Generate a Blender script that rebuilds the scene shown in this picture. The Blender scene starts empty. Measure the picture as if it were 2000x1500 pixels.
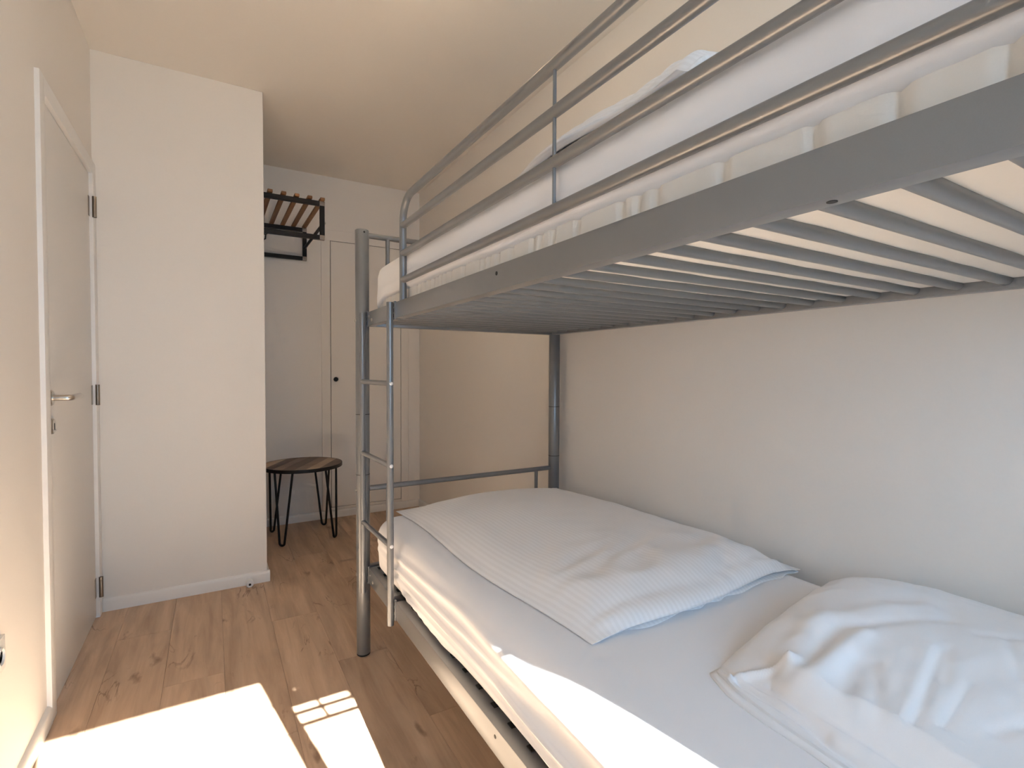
import bpy, bmesh, math, random
import numpy as np
from mathutils import Vector, Matrix, noise as mnoise

# ------------------------------------------------------------------ camera, world, sun, exposure
scene = bpy.context.scene
COL = scene.collection

cam_data = bpy.data.cameras.new('camera')
cam_data.sensor_fit = 'HORIZONTAL'
cam_data.sensor_width = 36.0
cam_data.lens = 36.0 * 997.5 / 2000.0
cam_data.clip_start = 0.02
cam = bpy.data.objects.new('camera', cam_data)
COL.objects.link(cam)
R = Matrix(((0.862, 0.010, -0.506), (-0.506, 0.025, -0.862), (0.004, 1.0, 0.027)))
# orthonormalise the measured axes
ax = R.col[0].normalized()
az = (R.col[2] - ax * ax.dot(R.col[2])).normalized()
ay = az.cross(ax)
RM = Matrix((ax, ay, az)).transposed()
cam.matrix_world = Matrix.Translation((0, 0, 1.10)) @ RM.to_4x4()
scene.camera = cam

world = bpy.data.worlds.new('sky')
scene.world = world
world.use_nodes = True
wn = world.node_tree
wn.nodes.clear()
w_out = wn.nodes.new('ShaderNodeOutputWorld')
w_bg = wn.nodes.new('ShaderNodeBackground')
w_bg.inputs['Color'].default_value = (0.47, 0.755, 1.10, 1)
w_bg.inputs['Strength'].default_value = 7.8
wn.links.new(w_bg.outputs[0], w_out.inputs[0])

TAN_EL = 0.67
sd = Vector((-0.163, 0.986, -TAN_EL)).normalized()
sun_data = bpy.data.lights.new('sun', 'SUN')
sun_data.energy = 58.0
sun_data.angle = 0.0055
sun_data.color = (0.94, 1.0, 0.985)
sun = bpy.data.objects.new('sun', sun_data)
sun.rotation_euler = sd.to_track_quat('-Z', 'Y').to_euler()
sun.location = (1, -4, 4)
COL.objects.link(sun)

LAMP_POWER = 40.0    # warm ceiling lamp
YW = -0.80            # inner face of the window wall
WX0, WX1, WZ0, WZ1 = 0.02, 0.825, 0.92, 1.94
portal_data = bpy.data.lights.new('window_portal', 'AREA')
portal_data.shape = 'RECTANGLE'
portal_data.size = WX1 - WX0
portal_data.size_y = WZ1 - WZ0
portal_data.cycles.is_portal = True
portal = bpy.data.objects.new('window_portal', portal_data)
portal.location = ((WX0 + WX1) / 2, YW - 0.13, (WZ0 + WZ1) / 2)
portal.rotation_euler = (math.radians(90), 0, 0)
COL.objects.link(portal)

vs = scene.view_settings
vs.view_transform = 'Standard'
vs.look = 'None'
vs.exposure = 0.18
vs.gamma = 1.0
vs.use_curve_mapping = False
scene.cycles.max_bounces = 9
scene.cycles.diffuse_bounces = 7
scene.cycles.glossy_bounces = 3
scene.cycles.use_adaptive_sampling = True
scene.cycles.adaptive_threshold = 0.12
scene.cycles.adaptive_min_samples = 16
scene.cycles.sample_clamp_indirect = 6.0
random.seed(4)
np.random.seed(4)

# ------------------------------------------------------------------ materials
def new_mat(name):
    m = bpy.data.materials.new(name)
    m.use_nodes = True
    nt = m.node_tree
    return m, nt, nt.nodes['Principled BSDF']

def N(nt, kind, **kw):
    n = nt.nodes.new(kind)
    for k, v in kw.items():
        setattr(n, k, v)
    return n

def simple(name, col, rough=0.6, metal=0.0, bump=0.0, scale=200.0, vary=0.0, spec=0.5):
    m, nt, b = new_mat(name)
    b.inputs['Base Color'].default_value = (*col, 1)
    b.inputs['Roughness'].default_value = rough
    b.inputs['Metallic'].default_value = metal
    b.inputs['Specular IOR Level'].default_value = spec
    tc = N(nt, 'ShaderNodeTexCoord')
    no = N(nt, 'ShaderNodeTexNoise')
    no.inputs['Scale'].default_value = scale
    no.inputs['Detail'].default_value = 1.0
    nt.links.new(tc.outputs['Object'], no.inputs['Vector'])
    if vary:
        mx = N(nt, 'ShaderNodeMix', data_type='RGBA')
        mx.inputs['A'].default_value = (*[c * (1 - vary) for c in col], 1)
        mx.inputs['B'].default_value = (*[min(1, c * (1 + vary)) for c in col], 1)
        nt.links.new(no.outputs['Fac'], mx.inputs['Factor'])
        nt.links.new(mx.outputs['Result'], b.inputs['Base Color'])
    if bump:
        bp = N(nt, 'ShaderNodeBump')
        bp.inputs['Strength'].default_value = bump
        bp.inputs['Distance'].default_value = 0.002
        nt.links.new(no.outputs['Fac'], bp.inputs['Height'])
        nt.links.new(bp.outputs['Normal'], b.inputs['Normal'])
    return m

M = {}
M['wall'] = simple('wall_paint', (0.83, 0.79, 0.74), 0.85, scale=140, vary=0.01, spec=0.25)
M['ceiling'] = simple('ceiling_paint', (0.83, 0.78, 0.715), 0.9, scale=120, vary=0.01, spec=0.2)
M['trim'] = simple('trim_gloss_white', (0.83, 0.81, 0.78), 0.35, scale=60, vary=0.01)
M['leaf'] = simple('door_leaf_satin_white', (0.78, 0.755, 0.72), 0.4, scale=90, vary=0.01)
M['metal'] = simple('silver_grey_powder_coat', (0.215, 0.221, 0.230), 0.30, 0.45, scale=900, vary=0.03)
M['steel'] = simple('brushed_steel', (0.55, 0.52, 0.48), 0.28, 1.0, scale=400, vary=0.05)
M['hinge'] = simple('bronzed_steel', (0.30, 0.25, 0.20), 0.35, 1.0, scale=400, vary=0.1)
M['iron'] = simple('black_iron', (0.018, 0.016, 0.015), 0.5, 0.6, bump=0.15, scale=250, vary=0.2)
M['weld'] = simple('bare_iron_weld', (0.30, 0.25, 0.21), 0.45, 0.8, bump=0.3, scale=300, vary=0.3)
M['dark'] = simple('black_plastic', (0.012, 0.012, 0.012), 0.6, vary=0.1)
M['cap'] = simple('pale_plastic_cap', (0.72, 0.73, 0.75), 0.35, vary=0.02)
M['white_plastic'] = simple('white_plastic', (0.82, 0.82, 0.80), 0.35, vary=0.02)
M['rack_wood'] = simple('reddish_brown_wood', (0.24, 0.11, 0.04), 0.55, bump=0.2, scale=30, vary=0.35)
M['bounce_ground'] = simple('bounce_paving', (0.46, 0.42, 0.37), 0.9, bump=0.3, scale=8, vary=0.15)

def fabric(name, col, scale=900.0, stripe=0.0):
    m, nt, b = new_mat(name)
    b.inputs['Roughness'].default_value = 0.85
    b.inputs['Specular IOR Level'].default_value = 0.2
    b.inputs['Sheen Weight'].default_value = 0.25
    b.inputs['Sheen Roughness'].default_value = 0.5
    tc = N(nt, 'ShaderNodeTexCoord')
    no = N(nt, 'ShaderNodeTexNoise')
    no.inputs['Scale'].default_value = scale
    no.inputs['Detail'].default_value = 3
    nt.links.new(tc.outputs['Object'], no.inputs['Vector'])
    mx = N(nt, 'ShaderNodeMix', data_type='RGBA')
    mx.inputs['A'].default_value = (*[c * 0.97 for c in col], 1)
    mx.inputs['B'].default_value = (*col, 1)
    nt.links.new(no.outputs['Fac'], mx.inputs['Factor'])
    col_out = mx.outputs['Result']
    h_out = no.outputs['Fac']
    if stripe:
        wv = N(nt, 'ShaderNodeTexWave', wave_type='BANDS', bands_direction='X', wave_profile='SIN')
        wv.inputs['Scale'].default_value = stripe
        wv.inputs['Distortion'].default_value = 0.0
        uv = N(nt, 'ShaderNodeUVMap')
        nt.links.new(uv.outputs['UV'], wv.inputs['Vector'])
        m2 = N(nt, 'ShaderNodeMix', data_type='RGBA', blend_type='MULTIPLY')
        m2.inputs['B'].default_value = (0.955, 0.952, 0.95, 1)
        rp = N(nt, 'ShaderNodeValToRGB')
        rp.color_ramp.elements[0].position = 0.4
        rp.color_ramp.elements[1].position = 0.6
        nt.links.new(wv.outputs['Fac'], rp.inputs['Fac'])
        nt.links.new(rp.outputs['Color'], m2.inputs['Factor'])
        nt.links.new(col_out, m2.inputs['A'])
        col_out = m2.outputs['Result']
    nt.links.new(col_out, b.inputs['Base Color'])
    bp = N(nt, 'ShaderNodeBump')
    bp.inputs['Strength'].default_value = 0.12
    bp.inputs['Distance'].default_value = 0.001
    nt.links.new(h_out, bp.inputs['Height'])
    nt.links.new(bp.outputs['Normal'], b.inputs['Normal'])
    return m

M['sheet'] = fabric('white_cotton_sheet', (0.87, 0.87, 0.89))
M['duvet'] = fabric('white_satin_stripe_cotton', (0.90, 0.895, 0.90), stripe=24.0)
M['pillow'] = fabric('white_cotton_pillowcase', (0.89, 0.89, 0.90))
M['ticking'] = fabric('off_white_mattress_ticking', (0.82, 0.78, 0.72), scale=500)

def floor_wood():
    m, nt, b = new_mat('oak_laminate')
    tc = N(nt, 'ShaderNodeTexCoord')
    oi = N(nt, 'ShaderNodeObjectInfo')
    off = N(nt, 'ShaderNodeVectorMath', operation='SCALE')
    off.inputs['Scale'].default_value = 37.0
    cx = N(nt, 'ShaderNodeCombineXYZ')
    nt.links.new(oi.outputs['Random'], cx.inputs['X'])
    nt.links.new(oi.outputs['Random'], cx.inputs['Y'])
    nt.links.new(oi.outputs['Random'], cx.inputs['Z'])
    nt.links.new(cx.outputs[0], off.inputs[0])
    ad = N(nt, 'ShaderNodeVectorMath', operation='ADD')
    nt.links.new(tc.outputs['Object'], ad.inputs[0])
    nt.links.new(off.outputs[0], ad.inputs[1])
    # long grain
    mp = N(nt, 'ShaderNodeMapping')
    mp.inputs['Scale'].default_value = (26, 2.2, 26)
    nt.links.new(ad.outputs[0], mp.inputs['Vector'])
    g = N(nt, 'ShaderNodeTexNoise')
    g.inputs['Scale'].default_value = 1.0
    g.inputs['Detail'].default_value = 8
    g.inputs['Roughness'].default_value = 0.62
    g.inputs['Distortion'].default_value = 0.6
    nt.links.new(mp.outputs[0], g.inputs['Vector'])
    r1 = N(nt, 'ShaderNodeValToRGB')
    e = r1.color_ramp.elements
    e[0].position, e[0].color = 0.25, (0.430, 0.290, 0.197, 1)
    e[1].position, e[1].color = 0.75, (0.655, 0.475, 0.340, 1)
    e2 = r1.color_ramp.elements.new(0.52)
    e2.color = (0.570, 0.398, 0.274, 1)
    nt.links.new(g.outputs['Fac'], r1.inputs['Fac'])
    # broad cathedral figure
    mp2 = N(nt, 'ShaderNodeMapping')
    mp2.inputs['Scale'].default_value = (7, 1.3, 7)
    nt.links.new(ad.outputs[0], mp2.inputs['Vector'])
    g2 = N(nt, 'ShaderNodeTexNoise')
    g2.inputs['Scale'].default_value = 1.0
    g2.inputs['Detail'].default_value = 3
    g2.inputs['Distortion'].default_value = 1.2
    nt.links.new(mp2.outputs[0], g2.inputs['Vector'])
    r2 = N(nt, 'ShaderNodeValToRGB')
    r2.color_ramp.elements[0].position, r2.color_ramp.elements[0].color = 0.3, (0.78, 0.755, 0.73, 1)
    r2.color_ramp.elements[1].position, r2.color_ramp.elements[1].color = 0.62, (1.06, 1.04, 1.02, 1)
    nt.links.new(g2.outputs['Fac'], r2.inputs['Fac'])
    m1 = N(nt, 'ShaderNodeMix', data_type='RGBA', blend_type='MULTIPLY')
    m1.inputs['Factor'].default_value = 0.9
    nt.links.new(r1.outputs['Color'], m1.inputs['A'])
    nt.links.new(r2.outputs['Color'], m1.inputs['B'])
    # knots and short dark cracks
    mp3 = N(nt, 'ShaderNodeMapping')
    mp3.inputs['Scale'].default_value = (6.5, 2.6, 6.5)
    nt.links.new(ad.outputs[0], mp3.inputs['Vector'])
    dn = N(nt, 'ShaderNodeTexNoise')
    dn.inputs['Scale'].default_value = 5.0
    dn.inputs['Detail'].default_value = 3
    nt.links.new(mp3.outputs[0], dn.inputs['Vector'])
    dm = N(nt, 'ShaderNodeVectorMath', operation='MULTIPLY_ADD')
    dm.inputs[1].default_value = (0.35, 0.35, 0.35)
    nt.links.new(dn.outputs['Color'], dm.inputs[0])
    nt.links.new(mp3.outputs[0], dm.inputs[2])
    vo = N(nt, 'ShaderNodeTexVoronoi', feature='F1')
    vo.inputs['Scale'].default_value = 1.0
    nt.links.new(dm.outputs[0], vo.inputs['Vector'])
    r3 = N(nt, 'ShaderNodeValToRGB')
    r3.color_ramp.elements[0].position, r3.color_ramp.elements[0].color = 0.03, (1, 1, 1, 1)
    r3.color_ramp.elements[1].position, r3.color_ramp.elements[1].color = 0.12, (0, 0, 0, 1)
    nt.links.new(vo.outputs['Distance'], r3.inputs['Fac'])
    m2 = N(nt, 'ShaderNodeMix', data_type='RGBA')
    m2.inputs['B'].default_value = (0.205, 0.120, 0.072, 1)
    sc = N(nt, 'ShaderNodeMath', operation='MULTIPLY')
    sc.inputs[1].default_value = 0.75
    nt.links.new(r3.outputs['Color'], sc.inputs[0])
    nt.links.new(sc.outputs[0], m2.inputs['Factor'])
    nt.links.new(m1.outputs['Result'], m2.inputs['A'])
    # hairline cracks running with the grain
    mp4 = N(nt, 'ShaderNodeMapping')
    mp4.inputs['Scale'].default_value = (8, 1.9, 8)
    nt.links.new(ad.outputs[0], mp4.inputs['Vector'])
    cr = N(nt, 'ShaderNodeTexNoise')
    cr.inputs['Scale'].default_value = 1.3
    cr.inputs['Detail'].default_value = 6
    cr.inputs['Distortion'].default_value = 0.9
    nt.links.new(mp4.outputs[0], cr.inputs['Vector'])
    sb_ = N(nt, 'ShaderNodeMath', operation='SUBTRACT')
    sb_.inputs[1].default_value = 0.5
    nt.links.new(cr.outputs['Fac'], sb_.inputs[0])
    ab = N(nt, 'ShaderNodeMath', operation='ABSOLUTE')
    nt.links.new(sb_.outputs[0], ab.inputs[0])
    rc = N(nt, 'ShaderNodeMapRange')
    rc.inputs['From Min'].default_value = 0.002
    rc.inputs['From Max'].default_value = 0.016
    rc.inputs['To Min'].default_value = 1.0
    rc.inputs['To Max'].default_value = 0.0
    nt.links.new(ab.outputs[0], rc.inputs['Value'])
    mk = N(nt, 'ShaderNodeTexNoise')
    mk.inputs['Scale'].default_value = 4.2
    mk.inputs['Detail'].default_value = 2
    nt.links.new(ad.outputs[0], mk.inputs['Vector'])
    rm = N(nt, 'ShaderNodeMapRange')
    rm.inputs['From Min'].default_value = 0.54
    rm.inputs['From Max'].default_value = 0.66
    nt.links.new(mk.outputs['Fac'], rm.inputs['Value'])
    cm = N(nt, 'ShaderNodeMath', operation='MULTIPLY')
    nt.links.new(rc.outputs[0], cm.inputs[0])
    nt.links.new(rm.outputs[0], cm.inputs[1])
    cm2 = N(nt, 'ShaderNodeMath', operation='MULTIPLY')
    cm2.inputs[1].default_value = 0.7
    nt.links.new(cm.outputs[0], cm2.inputs[0])
    m3 = N(nt, 'ShaderNodeMix', data_type='RGBA')
    m3.inputs['B'].default_value = (0.19, 0.108, 0.064, 1)
    nt.links.new(cm2.outputs[0], m3.inputs['Factor'])
    nt.links.new(m2.outputs['Result'], m3.inputs['A'])
    # board to board tone
    hs = N(nt, 'ShaderNodeHueSaturation')
    mr = N(nt, 'ShaderNodeMapRange')
    mr.inputs['To Min'].default_value = 0.955
    mr.inputs['To Max'].default_value = 1.045
    nt.links.new(oi.outputs['Random'], mr.inputs['Value'])
    nt.links.new(mr.outputs[0], hs.inputs['Value'])
    nt.links.new(m3.outputs['Result'], hs.inputs['Color'])
    nt.links.new(hs.outputs['Color'], b.inputs['Base Color'])
    b.inputs['Roughness'].default_value = 0.48
    b.inputs['Specular IOR Level'].default_value = 0.4
    return m
M['floor'] = floor_wood()

def table_wood(name, c0, c1):
    m, nt, b = new_mat(name)
    tc = N(nt, 'ShaderNodeTexCoord')
    mp = N(nt, 'ShaderNodeMapping')
    mp.inputs['Rotation'].default_value = (0, 0, math.radians(-STOOL_ROT))
    mp.inputs['Scale'].default_value = (5, 90, 30)
    nt.links.new(tc.outputs['Object'], mp.inputs['Vector'])
    g = N(nt, 'ShaderNodeTexNoise')
    g.inputs['Scale'].default_value = 1.0
    g.inputs['Detail'].default_value = 7
    nt.links.new(mp.outputs[0], g.inputs['Vector'])
    r = N(nt, 'ShaderNodeValToRGB')
    r.color_ramp.elements[0].position, r.color_ramp.elements[0].color = 0.3, (*c0, 1)
    r.color_ramp.elements[1].position, r.color_ramp.elements[1].color = 0.7, (*c1, 1)
    nt.links.new(g.outputs['Fac'], r.inputs['Fac'])
    nt.links.new(r.outputs['Color'], b.inputs['Base Color'])
    b.inputs['Roughness'].default_value = 0.5
    return m
STOOL_ROT = 62.0
TW = [table_wood('brown_stained_board', (0.150, 0.095, 0.065), (0.320, 0.220, 0.155)),
      table_wood('dark_stained_board', (0.080, 0.048, 0.033), (0.185, 0.118, 0.080)),
      table_wood('pale_worn_board', (0.310, 0.215, 0.145), (0.560, 0.420, 0.300))]

def glass_mat():
    m = bpy.data.materials.new('clear_pane')
    m.use_nodes = True
    nt = m.node_tree
    nt.nodes.clear()
    o = N(nt, 'ShaderNodeOutputMaterial')
    t = N(nt, 'ShaderNodeBsdfTransparent')
    g = N(nt, 'ShaderNodeBsdfGlossy')
    g.inputs['Roughness'].default_value = 0.02
    f = N(nt, 'ShaderNodeFresnel')
    f.inputs['IOR'].default_value = 1.3
    mx = N(nt, 'ShaderNodeMixShader')
    nt.links.new(f.outputs[0], mx.inputs[0])
    nt.links.new(t.outputs[0], mx.inputs[1])
    nt.links.new(g.outputs[0], mx.inputs[2])
    nt.links.new(mx.outputs[0], o.inputs[0])
    return m
M['glass'] = glass_mat()

# ------------------------------------------------------------------ mesh helpers
def link(name, me, mat, parent=None, smooth=False):
    o = bpy.data.objects.new(name, me)
    COL.objects.link(o)
    if mat is not None and not me.materials:
        me.materials.append(mat)
    if parent is not None:
        o.parent = parent
    if smooth:
        me.polygons.foreach_set('use_smooth', [True] * len(me.polygons))
    return o

def bm_obj(name, bm, mat, parent=None, smooth=False):
    bmesh.ops.recalc_face_normals(bm, faces=bm.faces)
    me = bpy.data.meshes.new(name)
    bm.to_mesh(me)
    bm.free()
    o = link(name, me, mat, parent)
    if smooth:
        for p in me.polygons:
            p.use_smooth = True
        me.set_sharp_from_angle(angle=math.radians(38))
    return o

def add_box(bm, p0, p1, bevel=0.0, seg=2):
    x0, y0, z0 = p0
    x1, y1, z1 = p1
    vs_ = [bm.verts.new(v) for v in ((x0, y0, z0), (x1, y0, z0), (x1, y1, z0), (x0, y1, z0),
                                     (x0, y0, z1), (x1, y0, z1), (x1, y1, z1), (x0, y1, z1))]
    fs = [bm.faces.new([vs_[i] for i in f]) for f in ((0, 3, 2, 1), (4, 5, 6, 7), (0, 1, 5, 4),
                                                      (1, 2, 6, 5), (2, 3, 7, 6), (3, 0, 4, 7))]
    if bevel:
        es = set()
        for f in fs:
            es.update(f.edges)
        bmesh.ops.bevel(bm, geom=list(es), offset=bevel, segments=seg, profile=0.6, affect='EDGES')

def box(name, p0, p1, mat, parent=None, bevel=0.0, seg=2):
    bm = bmesh.new()
    add_box(bm, p0, p1, bevel, seg)
    return bm_obj(name, bm, mat, parent, smooth=bevel > 0)

def add_tube(bm, pts, r, n=16, caps=True):
    pts = [Vector(p) for p in pts]
    rings = []
    up = None
    for i, p in enumerate(pts):
        if i == 0:
            t = (pts[1] - p).normalized()
        elif i == len(pts) - 1:
            t = (p - pts[i - 1]).normalized()
        else:
            t = ((pts[i + 1] - p).normalized() + (p - pts[i - 1]).normalized()).normalized()
        if up is None:
            up = Vector((0, 0, 1)) if abs(t.z) < 0.9 else Vector((1, 0, 0))
        u = (up - t * up.dot(t)).normalized()
        up = u
        v = t.cross(u)
        k = 1.0
        if 0 < i < len(pts) - 1:
            c = (pts[i + 1] - p).normalized().dot((p - pts[i - 1]).normalized())
            k = 1.0 / max(0.6, math.sqrt((1 + c) / 2))
        rings.append([bm.verts.new(p + (u * math.cos(a) + v * math.sin(a)) * r * (k if False else 1))
                      for a in (2 * math.pi * j / n for j in range(n))])
    for a, b in zip(rings, rings[1:]):
        for j in range(n):
            bm.faces.new((a[j], a[(j + 1) % n], b[(j + 1) % n], b[j]))
    if caps:
        bm.faces.new(list(reversed(rings[0])))
        bm.faces.new(rings[-1])

def tube(name, pts, r, mat, parent=None, n=16):
    bm = bmesh.new()
    add_tube(bm, pts, r, n)
    return bm_obj(name, bm, mat, parent, smooth=True)

def add_lathe(bm, prof, c=(0, 0, 0), n=32, axis='Z'):
    """prof: list of (radius, height)"""
    rings = []
    for r, h in prof:
        ring = []
        for j in range(n):
            a = 2 * math.pi * j / n
            x, y = r * math.cos(a), r * math.sin(a)
            p = {'Z': (x, y, h), 'X': (h, x, y), 'Y': (x, h, y)}[axis]
            ring.append(bm.verts.new((p[0] + c[0], p[1] + c[1], p[2] + c[2])))
        rings.append(ring)
    for a, b in zip(rings, rings[1:]):
        for j in range(n):
            bm.faces.new((a[j], a[(j + 1) % n], b[(j + 1) % n], b[j]))
    bm.faces.new(list(reversed(rings[0])))
    bm.faces.new(rings[-1])

def lathe(name, prof, c, mat, parent=None, n=32, axis='Z'):
    bm = bmesh.new()
    add_lathe(bm, prof, c, n, axis)
    return bm_obj(name, bm, mat, parent, smooth=True)

def arc(c, r, a0, a1, n, plane='yz'):
    out = []
    for i in range(n + 1):
        a = a0 + (a1 - a0) * i / n
        u, v = r * math.cos(a), r * math.sin(a)
        out.append((c[0], c[1] + u, c[2] + v) if plane == 'yz' else (c[0] + u, c[1], c[2] + v))
    return out

def empty(name, loc=(0, 0, 0)):
    o = bpy.data.objects.new(name, None)
    o.empty_display_size = 0.1
    COL.objects.link(o)
    return o

def tag(o, label, cat, group=None, kind=None):
    o['label'] = label
    o['category'] = cat
    if group:
        o['group'] = group
    if kind:
        o['kind'] = kind
    return o

def struct(o, label, cat):
    return tag(o, label, cat, kind='structure')

# ------------------------------------------------------------------ room shell
XL, XR, YP, XP, YB, H = -0.45, 1.44, 2.91, 0.236, 3.925, 2.505
T = 0.12

# floor: sub-floor plus single planks
bm = bmesh.new()
add_box(bm, (XL - T, YW - 0.2, -0.10), (XR + T, YB + T, -0.012))
floor = struct(bm_obj('floor', bm, M['dark']), 'brown oak plank floor of the narrow bedroom', 'floor')
PW, PL, GAP = 0.186, 1.24, 0.00025
bm = bmesh.new()
add_box(bm, (GAP, GAP, -0.0115), (PW - GAP, PL - GAP, 0.0), bevel=0.0006, seg=1)
plank_me = bpy.data.meshes.new('plank')
bmesh.ops.recalc_face_normals(bm, faces=bm.faces)
bm.to_mesh(plank_me)
bm.free()
plank_me.materials.append(M['floor'])
x = 0.40 - 5 * PW
k = 0
while x < XR:
    y = -1.0 - (0.37 * k * PL) % PL + 0.30
    while y < YB:
        if y + PL > YW - 0.1:
            o = bpy.data.objects.new('plank', plank_me)
            o.location = (x, y, 0)
            COL.objects.link(o)
            o.parent = floor
        y += PL
    x += PW
    k += 1

# left wall with the door opening
DY0, DY1, DZ = 2.085, 2.875, 1.975
bm = bmesh.new()
add_box(bm, (XL - T, YW - T, 0), (XL, DY0, H))
add_box(bm, (XL - T, DY0, DZ), (XL, DY1, H))
add_box(bm, (XL - T, DY1, 0), (XL, YP, H))
struct(bm_obj('wall_left', bm, M['wall']), 'plain off-white left wall around the white door', 'wall')
bm = bmesh.new()
add_box(bm, (XL - T, YP, 0), (XP, YB + T, H), bevel=0.002, seg=1)
struct(bm_obj('wall_partition', bm, M['wall']), 'off-white wall block jutting out beyond the door', 'wall')
struct(box('wall_back', (XP, YB, 0), (XR + T, YB + T, H), M['wall']), 'off-white back wall with flush cupboard door', 'wall')
struct(box('wall_right', (XR, YW - T, 0), (XR + T, YB, H), M['wall']), 'plain off-white long wall beside the bunk bed', 'wall')
bm = bmesh.new()
FR = 0.06
add_box(bm, (XL, YW - T, 0), (WX0 - FR, YW, H))
add_box(bm, (WX1 + FR, YW - T, 0), (XR, YW, H))
add_box(bm, (WX0 - FR, YW - T, WZ1 + FR), (WX1 + FR, YW, H))
add_box(bm, (WX0 - FR, YW - T, 0), (WX1 + FR, YW, WZ0 - FR))
struct(bm_obj('wall_front', bm, M['wall']), 'off-white wall holding the white framed window', 'wall')
struct(box('ceiling', (XL - T, YW - T, H), (XR + T, YB + T, H + 0.1), M['ceiling']), 'smooth warm white ceiling', 'ceiling')
struct(box('bounce_ground', (-6, -9, -0.12), (7, YW - 0.2, -0.10), M['bounce_ground']), 'unseen stone paving added outside to bounce sunlight up to the ceiling', 'paving')  # unseen ground plane, added to bounce warm sunlight onto the ceiling

# the window behind the viewer
win = struct(empty('window_1'), 'white framed window letting the sun into the room', 'window')
yf0, yf1 = YW - 0.10, YW - 0.03
box('window_frame', (WX0 - FR, yf0, WZ0 - FR), (WX0, yf1, WZ1 + FR), M['trim'], win, 0.004)
box('window_frame', (WX1, yf0, WZ0 - FR), (WX1 + FR, yf1, WZ1 + FR), M['trim'], win, 0.004)
box('window_frame', (WX0, yf0, WZ1), (WX1, yf1, WZ1 + FR), M['trim'], win, 0.004)
box('window_frame', (WX0, yf0, WZ0 - FR), (WX1, yf1, WZ0), M['trim'], win, 0.004)
box('pane', (WX0, yf0 + 0.03, WZ0), (WX1, yf0 + 0.036, WZ1), M['glass'], win)

# baseboards with a rounded top
BH, BT = 0.057, 0.013
def baseboard(name, a, b, nrm, label):
    a, b, nrm = Vector((*a, 0)), Vector((*b, 0)), Vector((*nrm, 0))
    prof = [(0, 0), (BT, 0), (BT, BH - 0.014), (BT * 0.82, BH - 0.006), (BT * 0.45, BH - 0.0015), (0, BH)]
    bm = bmesh.new()
    r0 = [bm.verts.new(a + nrm * d + Vector((0, 0, z))) for d, z in prof]
    r1 = [bm.verts.new(b + nrm * d + Vector((0, 0, z))) for d, z in prof]
    n = len(prof)
    for i in range(n):
        bm.faces.new((r0[i], r0[(i + 1) % n], r1[(i + 1) % n], r1[i]))
    bm.faces.new(r0)
    bm.faces.new(list(reversed(r1)))
    return struct(bm_obj(name, bm, M['trim'], smooth=True), label, 'baseboard')
baseboard('baseboard_left', (XL, YW), (XL, 2.062), (1, 0), 'glossy white baseboard along the left wall up to the door')
baseboard('baseboard_partition', (XL, YP), (XP + BT, YP), (0, -1), 'white baseboard along the jutting wall beside the door')
baseboard('baseboard_niche', (XP, YP), (XP, YB), (1, 0), 'white baseboard on the hidden side of the jutting wall')
baseboard('baseboard_back', (XP, YB), (XR, YB), (0, -1), 'white baseboard along the back wall under the cupboard door')
baseboard('baseboard_right', (XR, YW), (XR, YB), (-1, 0), 'white baseboard along the long wall behind the bunk bed')

# room door
d1 = struct(empty('door_1'), 'flat white interior door with steel lever handle in the left wall', 'door')
FX = XL + 0.013
box('door_jamb', (XL - 0.05, 2.060, 0), (FX, 2.112, 2.0), M['trim'], d1, 0.003)
box('door_jamb', (XL - 0.05, 2.846, 0), (FX, 2.905, 2.0), M['trim'], d1, 0.003)
box('door_head', (XL - 0.05, 2.112, 1.945), (FX, 2.846, 2.0), M['trim'], d1, 0.003)
box('door_leaf', (XL - 0.045, 2.1145, 0.007), (XL - 0.001, 2.8435, 1.9425), M['leaf'], d1, 0.002)
for z in (1.80, 0.985, 0.135):
    hg = tube('hinge', [(FX + 0.004, 2.846, z - 0.045), (FX + 0.004, 2.846, z + 0.045)], 0.0080, M['hinge'], d1, 12)
    box('hinge_plate', (XL - 0.0015, 2.822, z - 0.042), (XL + 0.0008, 2.845, z + 0.042), M['hinge'], hg)
    box('hinge_plate', (FX - 0.001, 2.848, z - 0.042), (FX + 0.0012, 2.868, z + 0.042), M['hinge'], hg)
HY, HZ = 2.165, 1.005
lathe('handle_rosette', [(0.0255, 0), (0.0255, 0.006), (0.022, 0.009), (0.010, 0.0095)], (XL - 0.001, HY, HZ), M['steel'], d1, 32, 'X')
hp = [(XL, HY, HZ), (XL + 0.040, HY, HZ)] + [(XL + 0.040 + 0.012 * math.sin(a), HY + 0.012 * (1 - math.cos(a)), HZ) for a in (0.4, 0.8, 1.2, 1.5708)] + [(XL + 0.052, HY + 0.135, HZ)]
tube('lever_handle', hp, 0.0095, M['steel'], d1, 16)
kr = lathe('keyhole_rosette', [(0.0255, 0), (0.0255, 0.006), (0.022, 0.009), (0.010, 0.0095)], (XL - 0.001, HY + 0.006, HZ - 0.092), M['steel'], d1, 32, 'X')
box('keyhole', (XL + 0.008, HY + 0.003, HZ - 0.104), (XL + 0.0092, HY + 0.009, HZ - 0.082), M['dark'], kr, 0.0005, 1)

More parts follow.
